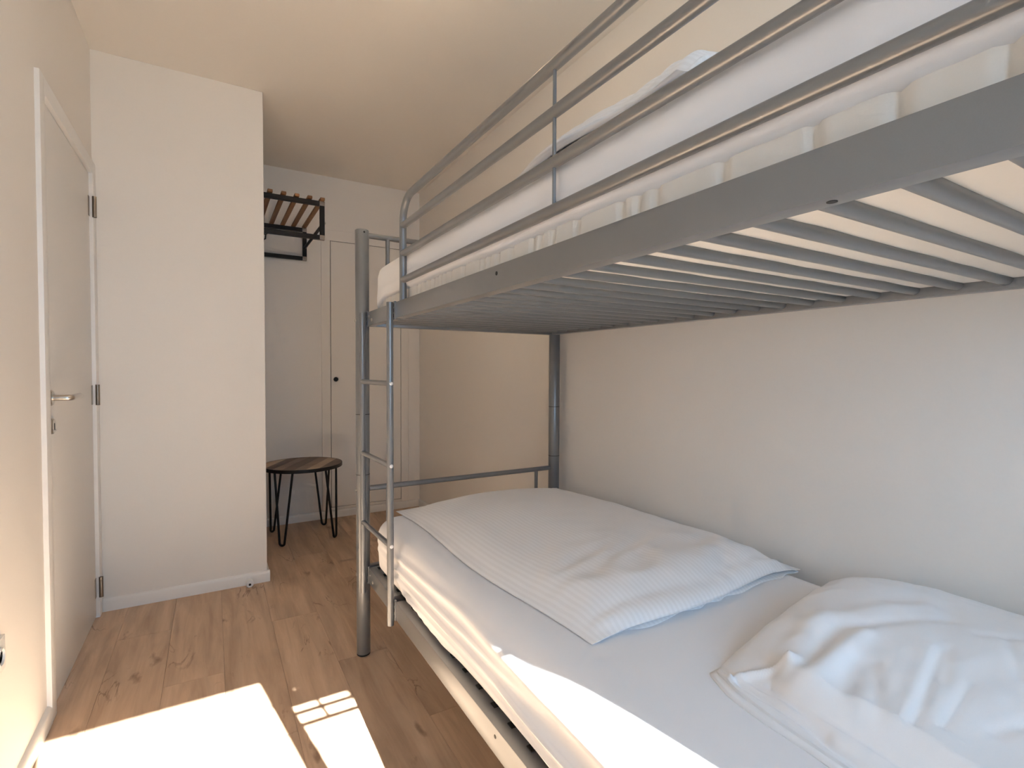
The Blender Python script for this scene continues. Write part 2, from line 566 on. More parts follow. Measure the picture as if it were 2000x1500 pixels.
# flush cupboard door in the back wall
d2 = struct(empty('door_2'), 'flush off-white cupboard door with black round knob in back wall', 'door')
CX0, CX1, LX0, LX1, LZ0, LZ1 = 0.690, 1.344, 0.7555, 1.281, 0.080, 2.038
y0, y1 = YB - 0.010, YB - 0.0005
g = 0.0035
box('cupboard_jamb', (CX0, y0, BH), (LX0 - g, y1, LZ1 + g), M['wall'], d2, 0.0015, 1)
box('cupboard_jamb', (LX1 + g, y0, BH), (CX1, y1, LZ1 + g), M['wall'], d2, 0.0015, 1)
box('cupboard_head', (CX0, y0, LZ1 + g), (CX1, y1, 2.119), M['wall'], d2, 0.0015, 1)
box('cupboard_sill', (LX0 - g, y0, BH), (LX1 + g, y1, LZ0 - g), M['wall'], d2, 0.0015, 1)
box('shadow_gap', (LX0 - g, y1 - 0.0016, LZ0 - g), (LX1 + g, y1, LZ1 + g), M['dark'], d2)
box('cupboard_leaf', (LX0, y0 - 0.001, LZ0), (LX1, y1 - 0.002, LZ1), M['wall'], d2, 0.0015, 1)
lathe('cupboard_knob', [(0.008, -0.001), (0.008, -0.010), (0.0165, -0.012), (0.0165, -0.020), (0.012, -0.023)], (0.786, y0, 1.028), M['dark'], d2, 24, 'Y')

# ------------------------------------------------------------------ bunk bed
bed = tag(empty('bunk_bed'), 'silver-grey metal bunk bed with built-in ladder along the right wall', 'bunk bed')
BX0, BX1, BYF, BYN = 0.495, 1.387, 1.97, -0.085
PR, PT = 0.0255, 1.628
UZ0, UZ1 = 1.265, 1.317
LZb, LZt = 0.285, 0.345
OX0, OX1 = 0.508, 0.538          # front beam: outer and inner face
IX0, IX1 = 1.355, 1.385          # beam on the wall side
mt = M['metal']
for (px, py) in ((BX0, BYF), (BX1, BYF), (BX0, BYN), (BX1, BYN)):
    p = lathe('post', [(PR - 0.001, 0.006), (PR, 0.008), (PR, PT - 0.003), (PR - 0.002, PT), (0.002, PT + 0.0005)], (px, py, 0), mt, bed, 40)
    lathe('foot_cap', [(PR - 0.003, 0.0), (PR - 0.0006, 0.002), (PR - 0.0006, 0.0125)], (px, py, 0), M['dark'], p, 32)
    for z in (0.253, 0.70, 0.93):
        lathe('joint_ring', [(PR + 0.0002, z - 0.0012), (PR + 0.0005, z), (PR + 0.0002, z + 0.0012)], (px, py, 0), M['dark'] if z > 0.5 else mt, p, 40)
    dx, dy = (-0.05 - px, -0.0 - py)
    l = math.hypot(dx, dy)
    # bolt hole near the top and bolt heads on the outer side
    hx, hy = px + 0.002, py - PR + 0.0012
    lathe('bolt_hole', [(0.0038, 0), (0.0038, -0.0016)], (hx, hy, PT - 0.012), M['dark'], p, 12, 'Y')
    sx = -1 if px < 1 else 1
    for z in (1.285, 0.640, 0.315):
        lathe('bolt_head', [(0.006, 0), (0.006, 0.002 * sx), (0.003, 0.004 * sx)], (px + sx * (PR - 0.0005), py, z), M['steel'], p, 12, 'X')

STY, STX, STR = 1.628, 0.497, 0.0110

def beam(name, p0, p1, parent=bed):
    return box(name, p0, p1, mt, parent, 0.0025, 2)

# side beams, upper and lower; the front ones are broken by the ladder upright
for nm, z0, z1 in (('upper_side_beam', UZ0, UZ1), ('lower_side_beam', LZb, LZt)):
    xi = OX1 if z0 > 1 else OX1 + 0.016
    beam(nm, (OX0, BYN + 0.022, z0), (xi, STY - 0.022, z1))
    beam(nm, (OX0, STY + 0.020, z0), (xi, BYF - 0.030, z1))
    beam(nm, (IX0, BYN + 0.022, z0), (IX1, BYF - 0.022, z1))
for nm, z0, z1 in (('upper_end_beam', UZ0, UZ1), ('lower_end_beam', LZb, LZt)):
    for yy in (BYF, BYN):
        beam(nm, (BX0 + 0.022, yy - 0.013, z0), (BX1 - 0.022, yy + 0.013, z1))
# slotted hook plates at the beam ends with bolts
for z0, z1 in ((UZ0, UZ1), (LZb, LZt)):
    for ya, yb in ((STY - 0.022, STY - 0.009), (BYF - 0.030, BYF - 0.018)):
        hpz = box('hook_plate', (OX0 - 0.003, ya, z0 - 0.004), (OX0 + 0.004, yb, z1 + 0.003), mt, bed, 0.001, 1)
        for kk in range(3):
            zc = z0 + 0.009 + kk * (z1 - z0 - 0.018) / 2
            box('slot', (OX0 - 0.0036, ya + 0.004, zc - 0.0055), (OX0 - 0.0028, yb - 0.004, zc + 0.0055), M['dark'], hpz)
    for yy, zz in ((BYF - 0.048, 0.62), (BYF - 0.085, 0.35)):
        lathe('bolt_head', [(0.006, 0), (0.006, -0.002), (0.003, -0.004)], (OX0, yy, z0 + (z1 - z0) * zz), M['steel'], bed, 14, 'X')
# screw holes in the front beams
for yy, zz in ((0.930, 1.2995), (0.930, 0.3255)):
    lathe('screw_hole', [(0.0042, 0.0005), (0.0042, -0.0006)], (OX0, yy, zz), M['dark'], bed, 14, 'X')
lathe('screw_hole', [(0.0050, 0.0005), (0.0050, -0.0006)], (0.5215, 0.275, UZ0), M['dark'], bed, 14, 'Z')

# slats
SY = [0.229 + 0.0765 * k for k in range(-3, 23)]
bm = bmesh.new()
add_tube(bm, [(OX1 - 0.006, 0, 0), (IX0 + 0.006, 0, 0)], 0.0118, 14)
slat_me = None
for z in (UZ0 + 0.0185, LZt - 0.022):
    for yy in SY:
        if slat_me is None:
            o = bm_obj('slat', bm, mt, bed, smooth=True)
            slat_me = o.data
        else:
            o = bpy.data.objects.new('slat', slat_me)
            COL.objects.link(o)
            o.parent = bed
        o.location = (0, yy, z)
        if z < 1:
            cp = box('slat_plug', (OX1 - 0.002, -0.009, 0.0215), (OX1 + 0.010, 0.009, 0.0245), M['dark'], o)

# end rails with their short uprights
for yy in (BYF, BYN):
    for z in (1.610, 0.643):
        tube('end_rail', [(BX0 + 0.02, yy, z), (BX1 - 0.02, yy, z)], 0.0105, mt, bed)
        zb = UZ1 - 0.004 if z > 1 else LZt - 0.004
        for xx in (0.593, 1.288):
            tube('end_upright', [(xx, yy, zb), (xx, yy, z)], 0.0085, mt, bed)
for z in (1.232, 1.188):
    tube('end_bar', [(BX0 + 0.02, BYN, z), (BX1 - 0.02, BYN, z)], 0.0072, mt, bed)
tube('end_bar_upright', [(0.598, BYN, 1.186), (0.598, BYN, UZ0 + 0.004)], 0.0055, mt, bed)

# guard rail on the front of the upper bunk
GX, GY1, GY0, GZ = 0.523, 1.573, -0.045, 1.635
gr = tube('guard_rail', [(GX, GY1, UZ1 - 0.02), (GX, GY1, GZ - 0.075)] + arc((GX, GY1 - 0.075, GZ - 0.075), 0.075, 0.0, math.pi / 2, 10)[1:] + [(GX, GY0, GZ), (GX, GY0, UZ1 - 0.02)], 0.0112, mt, bed, 20)
for z in (1.553, 1.466, 1.383):
    tube('guard_bar', [(GX, GY1, z), (GX, GY0, z)], 0.0104, mt, gr, 20)
for z0, z1 in ((1.383, 1.466), (1.466, 1.553), (1.553, 1.635)):
    tube('guard_spindle', [(GX, 0.747, z0), (GX, 0.747, z1)], 0.0034, mt, gr, 10)

box('sun_block_plate', (0.5095, -0.082, UZ1 - 0.002), (0.549, -0.074, 1.47), mt, gr, 0.001, 1)  # added plate, blocks a stray sliver of sun between post and mattress

# ladder
lad = empty('ladder')
lad.parent = bed
AX_, AY_ = 0.4868, 1.9385
tube('ladder_upright', [(STX, STY, 0.262), (STX, STY, 1.318)], STR, mt, lad, 24)
tube('ladder_upright', [(AX_, AY_, 0.254), (AX_, AY_, 1.312)], 0.0095, mt, lad, 24)
for z in (1.055, 0.787, 0.524):
    tube('rung', [(AX_, AY_, z), (STX, STY, z)], 0.0088, mt, lad)
    lathe('rung_cap', [(0.0062, 0), (0.0058, -0.002), (0.003, -0.0042)], (STX + 0.001, STY - STR + 0.001, z), M['cap'], lad, 16, 'Y')

# ------------------------------------------------------------------ soft things
def rounded_box(name, lo, hi, r, res, disp=None, mat=None, parent=None, rzb=None):
    """a finely divided box with rounded edges; disp(p, n) -> offset vector"""
    lo, hi = np.array(lo, float), np.array(hi, float)
    size = hi - lo
    n = [max(4, int(round(s / q))) for s, q in zip(size, res)]
    def axis_pts(i):
        t = np.linspace(0, 1, n[i] + 1)
        return lo[i] + size[i] * t
    bm = bmesh.new()
    cache = {}
    core_lo, core_hi = lo + r, hi - r
    zm = 0.5 * (lo[2] + hi[2])
    def vert(p):
        key = tuple(round(c, 5) for c in p)
        if key in cache:
            return cache[key]
        p = np.array(p)
        c = np.clip(p, core_lo, core_hi)
        d = p - c
        l = np.linalg.norm(d)
        nn = d / l if l > 1e-9 else np.array((0, 0, 1.0))
        q = c + nn * r if l > 1e-9 else p
        if rzb is not None and p[2] < zm and l > 1e-9:
            # flatter rounding along the lower edge
            rz = rzb
            cz = max(p[2], lo[2] + rz)
            dv = np.array((p[0] - c[0], p[1] - c[1], (p[2] - cz) * r / rz))
            ll = np.linalg.norm(dv)
            nn = dv / ll if ll > 1e-9 else np.array((0, 0, -1.0))
            q = np.array((c[0], c[1], cz)) + nn * np.array((r, r, rz)) if ll > 1e-9 else p
        if disp is not None:
            q = q + disp(q, nn)
        v = bm.verts.new(q)
        cache[key] = v
        return v
    P = [axis_pts(i) for i in range(3)]
    for a in range(3):
        b, c = (a + 1) % 3, (a + 2) % 3
        for side in (0, 1):
            av = (lo if side == 0 else hi)[a]
            for i in range(n[b]):
                for j in range(n[c]):
                    quad = []
                    for di, dj in ((0, 0), (1, 0), (1, 1), (0, 1)):
                        p = [0, 0, 0]
                        p[a], p[b], p[c] = av, P[b][i + di], P[c][j + dj]
                        quad.append(vert(p))
                    if side == 0:
                        quad.reverse()
                    bm.faces.new(quad)
    o = bm_obj(name, bm, mat, parent)
    for p in o.data.polygons:
        p.use_smooth = True
    return o

def sstep(a, b, x):
    t = max(0.0, min(1.0, (x - a) / (b - a)))
    return t * t * (3 - 2 * t)

def nz(p, s, seed=0.0):
    return mnoise.noise(Vector((p[0] * s + seed, p[1] * s + seed * 1.7, p[2] * s - seed)))

def inflate(W, L, nx, ny, thick, iters=260, press=1.0, seed=1, grav=0.0009, shrink=0.0, wall=None, slack=0.0):
    """two cloth sheets sewn along their rim and filled: returns top/bottom grids (numpy)"""
    rng = np.random.RandomState(seed)
    gx, gy = np.meshgrid(np.linspace(-W / 2, W / 2, nx + 1), np.linspace(-L / 2, L / 2, ny + 1), indexing='ij')
    nv = (nx + 1) * (ny + 1)
    idt = np.arange(nv).reshape(nx + 1, ny + 1)
    idb = idt.copy()
    inner = np.zeros_like(idt, bool)
    inner[1:-1, 1:-1] = True
    idb[inner] = nv + np.arange(inner.sum())
    tot = nv + inner.sum()
    X = np.zeros((tot, 3))
    X[idt.ravel(), 0], X[idt.ravel(), 1] = gx.ravel(), gy.ravel()
    X[idb.ravel(), 0], X[idb.ravel(), 1] = gx.ravel(), gy.ravel()
    prof = (1 - (2 * gx / W) ** 4) * (1 - (2 * gy / L) ** 4)
    hz = 0.5 * thick * prof
    nz0 = rng.randn(nx + 1, ny + 1)
    for _ in range(3):
        nz0 = (nz0 + np.roll(nz0, 1, 0) + np.roll(nz0, -1, 0) + np.roll(nz0, 1, 1) + np.roll(nz0, -1, 1)) / 3.2
    X[idb[inner], 2] = thick * 0.5 - hz[inner]
    X[idt.ravel(), 2] = (thick * 0.5 + hz + 0.006 * nz0 * (prof > 0.01)).ravel()
    I, J, Lr = [], [], []
    dx, dy = W / nx, L / ny
    def con(a, b, l, w):
        I.append(a.ravel()); J.append(b.ravel()); Lr.append(np.stack([np.full(a.size, l), np.full(a.size, w)], 1))
    for g in (idt, idb):
        con(g[:-1, :], g[1:, :], dx, 1.0)
        con(g[:, :-1], g[:, 1:], dy, 1.0)
        dd = math.hypot(dx, dy)
        con(g[:-1, :-1], g[1:, 1:], dd, 0.5)
        con(g[1:, :-1], g[:-1, 1:], dd, 0.5)
        con(g[:-2, :], g[2:, :], 2 * dx, 0.12)
        con(g[:, :-2], g[:, 2:], 2 * dy, 0.12)
    I, J = np.concatenate(I), np.concatenate(J)
    LW = np.concatenate(Lr)
    Lr, Wt = LW[:, 0] * (1 + slack), LW[:, 1]
    cnt = np.bincount(I, Wt, tot) + np.bincount(J, Wt, tot)
    V = np.zeros_like(X)
    def faces(g, flip):
        a, b, c, d = g[:-1, :-1].ravel(), g[1:, :-1].ravel(), g[1:, 1:].ravel(), g[:-1, 1:].ravel()
        f = np.stack([a, b, c, d], 1)
        return f[:, ::-1] if flip else f
    F = np.concatenate([faces(idt, False), faces(idb, True)])
    vol_target = 0.62 * W * L * thick
    for it in range(iters):
        A, B, C, D = (X[F[:, k]] for k in range(4))
        fn = 0.5 * np.cross(C - A, D - B)
        vol = (fn * (A + B + C + D) / 4).sum() / 3
        vn = np.zeros_like(X)
        for k in range(4):
            for ax_ in range(3):
                vn[:, ax_] += np.bincount(F[:, k], fn[:, ax_] / 4, tot)
        area = np.linalg.norm(vn, axis=1, keepdims=True) + 1e-12
        pr = press * np.clip((vol_target / max(vol, 1e-6)) - 1.0, -0.5, 1.0)
        V = V * 0.90
        V += vn / area * pr * 0.0022
        V[:, 2] -= grav
        Xp = X.copy()
        X = X + V
        for _ in range(4):
            d = X[J] - X[I]
            l = np.linalg.norm(d, axis=1) + 1e-12
            s = ((l - Lr) / l * Wt * 0.5)[:, None] * d
            cor = np.stack([np.bincount(I, s[:, k], tot) - np.bincount(J, s[:, k], tot) for k in range(3)], 1)
            X = X + 1.55 * cor / cnt[:, None]
            X[:, 2] = np.maximum(X[:, 2], 0.0005)
            if wall is not None:
                X[:, 0] = np.minimum(X[:, 0], wall)
        V = np.clip(X - Xp, -0.006, 0.006)
    uv = np.zeros((tot, 2))
    uv[idt.ravel(), 0], uv[idt.ravel(), 1] = gx.ravel(), gy.ravel()
    uv[idb.ravel(), 0], uv[idb.ravel(), 1] = gx.ravel(), gy.ravel()
    return X, F, uv

def soft_mesh(name, X, F, uv, mat, parent=None, subdiv=1):
    me = bpy.data.meshes.new(name)
    me.from_pydata([tuple(v) for v in X], [], [tuple(int(i) for i in f) for f in F])
    ul = me.uv_layers.new(name='UVMap')
    li = np.zeros(len(me.loops), int)
    me.loops.foreach_get('vertex_index', li)
    ul.data.foreach_set('uv', uv[li].astype(np.float32).ravel())
    o = link(name, me, mat, parent, smooth=True)
    if subdiv:
        sm = o.modifiers.new('smooth', 'SUBSURF')
        sm.levels = sm.render_levels = subdiv
    return o

# upper mattress: quilted ticking and a fitted sheet pulled over it
random.seed(11)
creases = []
yy = -0.03
while yy < 1.92:
    creases.append(yy)
    yy += random.choice((0.030, 0.035, 0.05, 0.075, 0.11, 0.17)) if yy < 0.75 else random.choice((0.028, 0.04, 0.06, 0.08))
creases = np.array(creases)
def tick_disp(q, n):
    if n[0] < -0.5:
        d = np.abs(creases - q[1])
        i = int(d.argmin())
        k = math.exp(-(d[i] / 0.006) ** 2)
        bulge = 0.0035 * math.sin(max(0.0, min(1.0, (q[2] - 1.30) / 0.07)) * math.pi)
        return np.array((0.0065 * k - bulge + 0.0015 * nz(q, 40), 0.002 * nz(q, 18, 3), 0))
    return np.array((0, 0, 0.0015 * nz(q, 12)))
mu = tag(empty('mattress'), 'white mattress on the upper bunk with quilted side showing', 'mattress', 'mattresses of the bunk bed')
rounded_box('ticking', (0.545, -0.066, 1.2855), (1.400, 1.945, 1.490), 0.03, (0.04, 0.0055, 0.012), tick_disp, M['ticking'], mu)
def usheet_disp(q, n):
    o = np.zeros(3)
    if n[2] < 0.3 and q[2] < 1.40:
        hem = 0.006 * nz((q[1] * 3, 0, 0), 1.0, 5) + 0.003 * nz((q[1] * 9, 0, 0), 1.0, 2)
        o[2] += hem - 0.042 * max(0.0, min(1.0, (q[1] - 1.78) / 0.14)) ** 2
        o[0] -= 0.003 if n[0] < 0 else 0
        o[0] += -0.003 * nz((q[1] * 7, q[2] * 9, 0), 1.0, 1) if n[0] < 0 else 0
    if n[0] < -0.3:
        o[0] += -0.0035 + 0.003 * nz((q[1] * 2.2, q[2] * 14 + q[1] * 5, 0), 1.0, 7)
    if n[2] > 0.7:
        o[2] += 0.004 * nz(q, 3.0, 9)
    return o
rounded_box('fitted_sheet', (0.5365, -0.070, 1.354), (1.404, 1.950, 1.503), 0.068, (0.03, 0.014, 0.009), usheet_disp, M['sheet'], mu, rzb=0.012)

# lower mattress with fitted sheet, tension folds fanning from the far corner
def fold(y, z, y0, z0, y1, z1, w):
    """signed ridge height of a fold line from (y0,z0) to (y1,z1)"""
    dy_, dz_ = y1 - y0, z1 - z0
    l2 = dy_ * dy_ + dz_ * dz_
    t = ((y - y0) * dy_ + (z - z0) * dz_) / l2
    if t < 0 or t > 1:
        return 0.0
    d = ((y - y0) * dz_ - (z - z0) * dy_) / math.sqrt(l2)
    return math.exp(-(d / w) ** 2) * math.sin(math.pi * t) ** 0.6
FOLDS = [(1.93, 0.46, 1.10, 0.50, 0.010, 0.006), (1.93, 0.43, 0.75, 0.47, 0.011, 0.009), (1.88, 0.41, 0.55, 0.43, 0.010, 0.010),
         (1.80, 0.395, 0.60, 0.385, 0.008, 0.007), (1.75, 0.42, 1.15, 0.35, 0.008, 0.006), (1.62, 0.41, 1.25, 0.345, 0.006, 0.005),
         (1.20, 0.50, 0.20, 0.47, 0.014, 0.008), (0.95, 0.43, 0.05, 0.41, 0.012, 0.010), (1.0, 0.395, 0.15, 0.365, 0.009, 0.007)]
def lsheet_disp(q, n):
    o = np.zeros(3)
    if n[0] < -0.1:
        y, z = q[1], q[2]
        h = 0.0
        for y0_, z0_, y1_, z1_, w, a in FOLDS:
            h += 1.5 * a * fold(y, z, y0_, z0_, y1_, z1_, w)
        tuck = 0.004 * max(0.0, (0.41 - z) / 0.06) ** 1.6
        h += 0.004 * nz((y * 2.4, z * 13 - y * 2.5, 0), 1.0, 4)
        o += n * h * sstep(0.1, 0.8, -n[0])
        o[0] += tuck
        o[2] += 0.004 * nz((y * 4, 0, 0), 1.0, 8) if z < 0.39 else 0
    o[2] += sstep(0.2, 1.0, n[2]) * (0.004 * nz((q[0] * 2.2, q[1] * 1.5, 0), 1.0, 6) - 0.003 * sstep(0.75, 0.55, q[0]))
    if n[1] > 0.4:
        o[1] += 0.004 * nz((q[0] * 9, q[2] * 12, 0), 1.0, 3)
    return o
ml = tag(empty('mattress'), 'white sheeted mattress on the lower bunk', 'mattress', 'mattresses of the bunk bed')
rounded_box('fitted_sheet', (0.528, -0.040, 0.349), (1.400, 1.935, 0.547), 0.070, (0.018, 0.010, 0.0065), lsheet_disp, M['sheet'], ml, rzb=0.018)

# duvets: folded double, two puffy layers
def ridged(p, seed):
    return 1.0 - 2.0 * abs(mnoise.noise(Vector((p[0] + seed, p[1] - seed * 0.7, seed * 0.37))))

def wrinkle(X, uv, fn):
    return X + np.array([(0.0, 0.0, fn(u[0], u[1], x[2])) for u, x in zip(uv, X)])

DW, DL, DT = 0.755, 1.13, 0.050
DX, DF, DUV = inflate(DW, DL, 54, 80, DT, 110, 0.9, 3, grav=0.0006)
def duvet_fn(amp, seed):
    def fn(u, v, z):
        near = max(0.0, min(1.0, (-v - 0.10) / 0.40))          # towards the folded end
        a = 0.010 * mnoise.noise(Vector((u * 4.5 + seed, v * 3.2, seed)))
        b = 0.0045 * (ridged((u * 5 + v * 4, v * 13 - u * 5), seed) - 0.45) * (0.35 + near)
        c = 0.0035 * (ridged((u * 15 + v * 2, v * 7), seed + 9) - 0.45) * near
        k = max(0.0, min(1.0, z / 0.03))
        return amp * k * (a + 2.0 * b + 2.2 * c)
    return fn
def make_duvet(centre, label, amp, seed, rot=0.0, roll=0.022):
    root = tag(empty('duvet'), label, 'duvet', 'folded duvets on the bunks')
    Xl = wrinkle(DX * np.array((0.955, 0.975, 1.0)), DUV, duvet_fn(amp * 0.7, seed + 4))
    edge = (0.5 + 0.5 * np.sin(DX[:, 0] * 55 + 2 * np.sin(DX[:, 0] * 17))) * (DX[:, 1] < -0.46 * DL)
    Xl[:, 1] -= 0.012 * edge
    soft_mesh('lower_fold', Xl, DF, DUV, M['duvet'], root)
    Xu = wrinkle(DX.copy(), DUV, duvet_fn(amp, seed))
    base = 0.60 * DT * np.clip(1.25 * (1 - (2 * np.abs(DX[:, 0]) / DW) ** 6) * (1 - (2 * np.abs(DX[:, 1]) / DL) ** 8), 0.12, 1)
    vv = DX[:, 1] / DL + 0.5
    base = base + roll * np.exp(-((vv - 0.07) / 0.12) ** 2) * np.clip(1 - (2 * DX[:, 0] / DW) ** 6, 0, 1)
    Xu[:, 2] += base
    # plump rolled fold along the near end
    up = Xu[:, 2] > base * 0.999 + 0.004
    dist = (DX[:, 1] - DX[:, 1].min())
    side = np.clip(1 - (2 * DX[:, 0] / DW) ** 8, 0, 1)
    t_ = np.clip(dist / 0.050, 0, 1)
    gath = np.array([0.007 * mnoise.noise(Vector((x_ * 26 + seed, y_ * 9, seed))) for x_, y_ in DX[:, :2]])
    rollz = (0.012 + (0.036 + gath) * np.sqrt(1 - (1 - t_) ** 2)) * side
    near = dist < 0.05
    Xu[:, 2] = np.where(near & up, np.maximum(Xu[:, 2], rollz), Xu[:, 2])
    Xu[:, 2] = np.where(near & ~up, np.maximum(Xu[:, 2], 0.012 * side), Xu[:, 2])
    # soft waviness of the outline
    Xu[:, 0] += 0.010 * np.sin(DX[:, 1] * 7 + seed) * np.sign(DX[:, 0]) * (np.abs(DX[:, 0]) / (DW / 2)) ** 3
    Xu[:, 1] += 0.010 * np.sin(DX[:, 0] * 9 + seed) * np.sign(DX[:, 1]) * (np.abs(DX[:, 1]) / (DL / 2)) ** 4
    soft_mesh('upper_fold', Xu, DF, DUV, M['duvet'], root)
    root.location = centre
    root.rotation_euler = (0, 0, rot)
    return root
make_duvet((1.012, 1.368, 0.546), 'white striped duvet folded flat on the lower bunk', 1.0, 2.3, math.radians(1.5))
upd = make_duvet((0.940, 0.735, 1.502), 'white duvet folded small on the upper bunk behind the guard rail', 1.0, 7.1, math.radians(-1.0), 0.020)
upd.scale = (1.0, 0.43, 1.62)

# pillow on the lower bunk: a filled case whose open hem is folded in towards the room
pil = tag(empty('pillow'), 'plump creased white pillow with folded case hem on the lower bunk', 'pillow')
PZ = 0.5455
def rise(e, w):
    t = max(0.0, min(1.0, e / w))
    return math.sqrt(max(0.0, 1 - (1 - t) ** 2))
def seg(x, y, x0, y0, x1, y1, w):
    dx_, dy_ = x1 - x0, y1 - y0
    l2 = dx_ * dx_ + dy_ * dy_
    t = max(0.0, min(1.0, ((x - x0) * dx_ + (y - y0) * dy_) / l2))
    d = math.hypot(x - x0 - t * dx_, y - y0 - t * dy_)
    return math.exp(-(d / w) ** 2)
CREASES = [(0.862, 0.515, 0.998, 0.532, 0.020, 0.007), (0.850, 0.480, 0.985, 0.490, 0.014, -0.006), (0.800, 0.405, 0.915, 0.425, 0.020, -0.010),
           (0.815, 0.455, 0.985, 0.452, 0.016, 0.008), (0.835, 0.318, 1.020, 0.352, 0.0075, -0.0065), (0.835, 0.332, 1.015, 0.366, 0.010, 0.004),
           (0.860, 0.292, 0.965, 0.299, 0.006, -0.005), (1.030, 0.344, 0.947, 0.322, 0.006, -0.004), (0.925, 0.407, 0.815, 0.352, 0.010, -0.006),
           (0.966, 0.532, 1.150, 0.425, 0.022, 0.006), (1.00, 0.470, 1.130, 0.380, 0.013, -0.004), (1.10, 0.33, 1.22, 0.22, 0.010, -0.005),
           (0.90, 0.25, 1.05, 0.16, 0.010, -0.006), (1.02, 0.26, 1.12, 0.30, 0.007, -0.004)]
def left_edge(y):
    return float(np.interp(y, (-0.03, 0.20, 0.36, 0.47, 0.55, 0.60, 0.64), (0.715, 0.733, 0.745, 0.752, 0.764, 0.782, 0.815)))
def pillow_h(x, y, d, ef, en):
    body = 0.070 + 0.042 * sstep(0.10, 0.38, d) - 0.042 * sstep(1.18, 1.43, x)
    body *= 0.25 + 0.75 * rise(ef, 0.16)
    soft = 0.010 + (body - 0.010) * sstep(-0.01, 0.20, d) ** 0.8
    rd = 0.080 + 0.006 * math.sin(y * 23)
    panel = 0.010 + (body * 0.93 - 0.010) * max(0.0, min(1.0, (d - 0.012) / (rd - 0.012))) if d < rd else body * (0.93 + 0.07 * sstep(rd, rd + 0.10, d))
    k = sstep(0.525, 0.465, y)
    h = soft * (1 - k) + panel * k
    for c in CREASES:
        h += c[5] * (0.5 if c[4] < 0.012 else 0.85) * seg(x, y, *c[:5]) * sstep(0.05, 0.10, d)
    # knot of cloth where the hem turns in, and the loose lips of the hem
    h += 0.020 * math.exp(-(((x - 0.842) / 0.022) ** 2 + ((y - 0.497) / 0.014) ** 2))
    h += 0.010 * seg(x, y, 0.782, 0.566, 0.842, 0.503, 0.007)
    h -= 0.006 * seg(x, y, 0.800, 0.505, 0.772, 0.400, 0.006)
    h -= 0.007 * math.exp(-((d - 0.018 - 0.004 * math.sin(y * 31)) / 0.0045) ** 2)
    h -= 0.004 * math.exp(-((d - 0.036 - 0.006 * math.sin(y * 19 + 1)) / 0.004) ** 2) * sstep(0.58, 0.50, y)
    h += 0.0065 * mnoise.noise(Vector((x * 6, y * 6, 2.2))) * sstep(0.04, 0.15, d)
    h += 0.0022 * (ridged((x * 13 - y * 8, y * 15 + x * 6), 4.4) - 0.4) * sstep(0.06, 0.16, d)
    return max(0.002, h) * rise(en, 0.05)
PNX, PNY = 150, 140
top_v, bot_v = [], []
for i in range(PNX + 1):
    a = (i / PNX) ** 1.25
    for j in range(PNY + 1):
        b = 1 - (1 - j / PNY) ** 1.15
        y_lin = -0.03 + 0.64 * b
        xl = left_edge(y_lin)
        x_ = xl + (1.412 - xl) * a
        yf = float(np.interp(x_, (0.78, 0.86, 1.0, 1.2, 1.41), (0.602, 0.622, 0.636, 0.646, 0.640)))
        y_ = -0.03 + (yf + 0.03) * b
        ef, en = yf - y_, y_ + 0.03
        d_ = x_ - xl
        h_ = pillow_h(x_, y_, d_, ef, en) * rise(ef, 0.035)
        h_ *= 0.35 + 0.65 * rise(1.412 - x_, 0.05)
        top_v.append((x_, y_, h_ + 0.003))
        bot_v.append((x_ + (0.004 if i == 0 else 0), y_, 0.0008))
nr = PNY + 1
ntop = len(top_v)
pf = []
for i in range(PNX):
    for j in range(PNY):
        a_, b_, c_, d_ = i * nr + j, (i + 1) * nr + j, (i + 1) * nr + j + 1, i * nr + j + 1
        pf.append((a_, b_, c_, d_))
        pf.append((ntop + d_, ntop + c_, ntop + b_, ntop + a_))
rim = [(i * nr) for i in range(PNX + 1)] + [PNX * nr + j for j in range(1, PNY + 1)] + [i * nr + PNY for i in range(PNX - 1, -1, -1)] + [j for j in range(PNY - 1, 0, -1)]
for a_, b_ in zip(rim, rim[1:] + rim[:1]):
    pf.append((b_, a_, ntop + a_, ntop + b_))
me = bpy.data.meshes.new('pillowcase')
me.from_pydata(top_v + bot_v, [], pf)
me.update()
link('pillowcase', me, M['pillow'], pil, smooth=True)
pil.location = (0, 0, PZ)

# the loose lower lip of the case lying flat on the sheet
lip_t = []
for j in range(71):
    y_ = 0.606 - 0.63 * j / 70
    xl = left_edge(y_)
    for t in range(7):
        u_ = t / 6
        lip_t.append((xl - 0.013 - 0.003 * math.sin(y_ * 27) + 0.06 * u_, y_, 0.0035 + 0.0045 * u_ + 0.0015 * mnoise.noise(Vector((y_ * 15, u_, 0)))))
lf = [(j * 7 + t, j * 7 + t + 1, (j + 1) * 7 + t + 1, (j + 1) * 7 + t) for j in range(70) for t in range(6)]
me = bpy.data.meshes.new('case_hem')
me.from_pydata(lip_t, [], lf)
me.update()
lip = link('case_hem', me, M['pillow'], pil, smooth=True)
so = lip.modifiers.new('cloth', 'SOLIDIFY')
so.thickness = 0.003
so.offset = 0.0

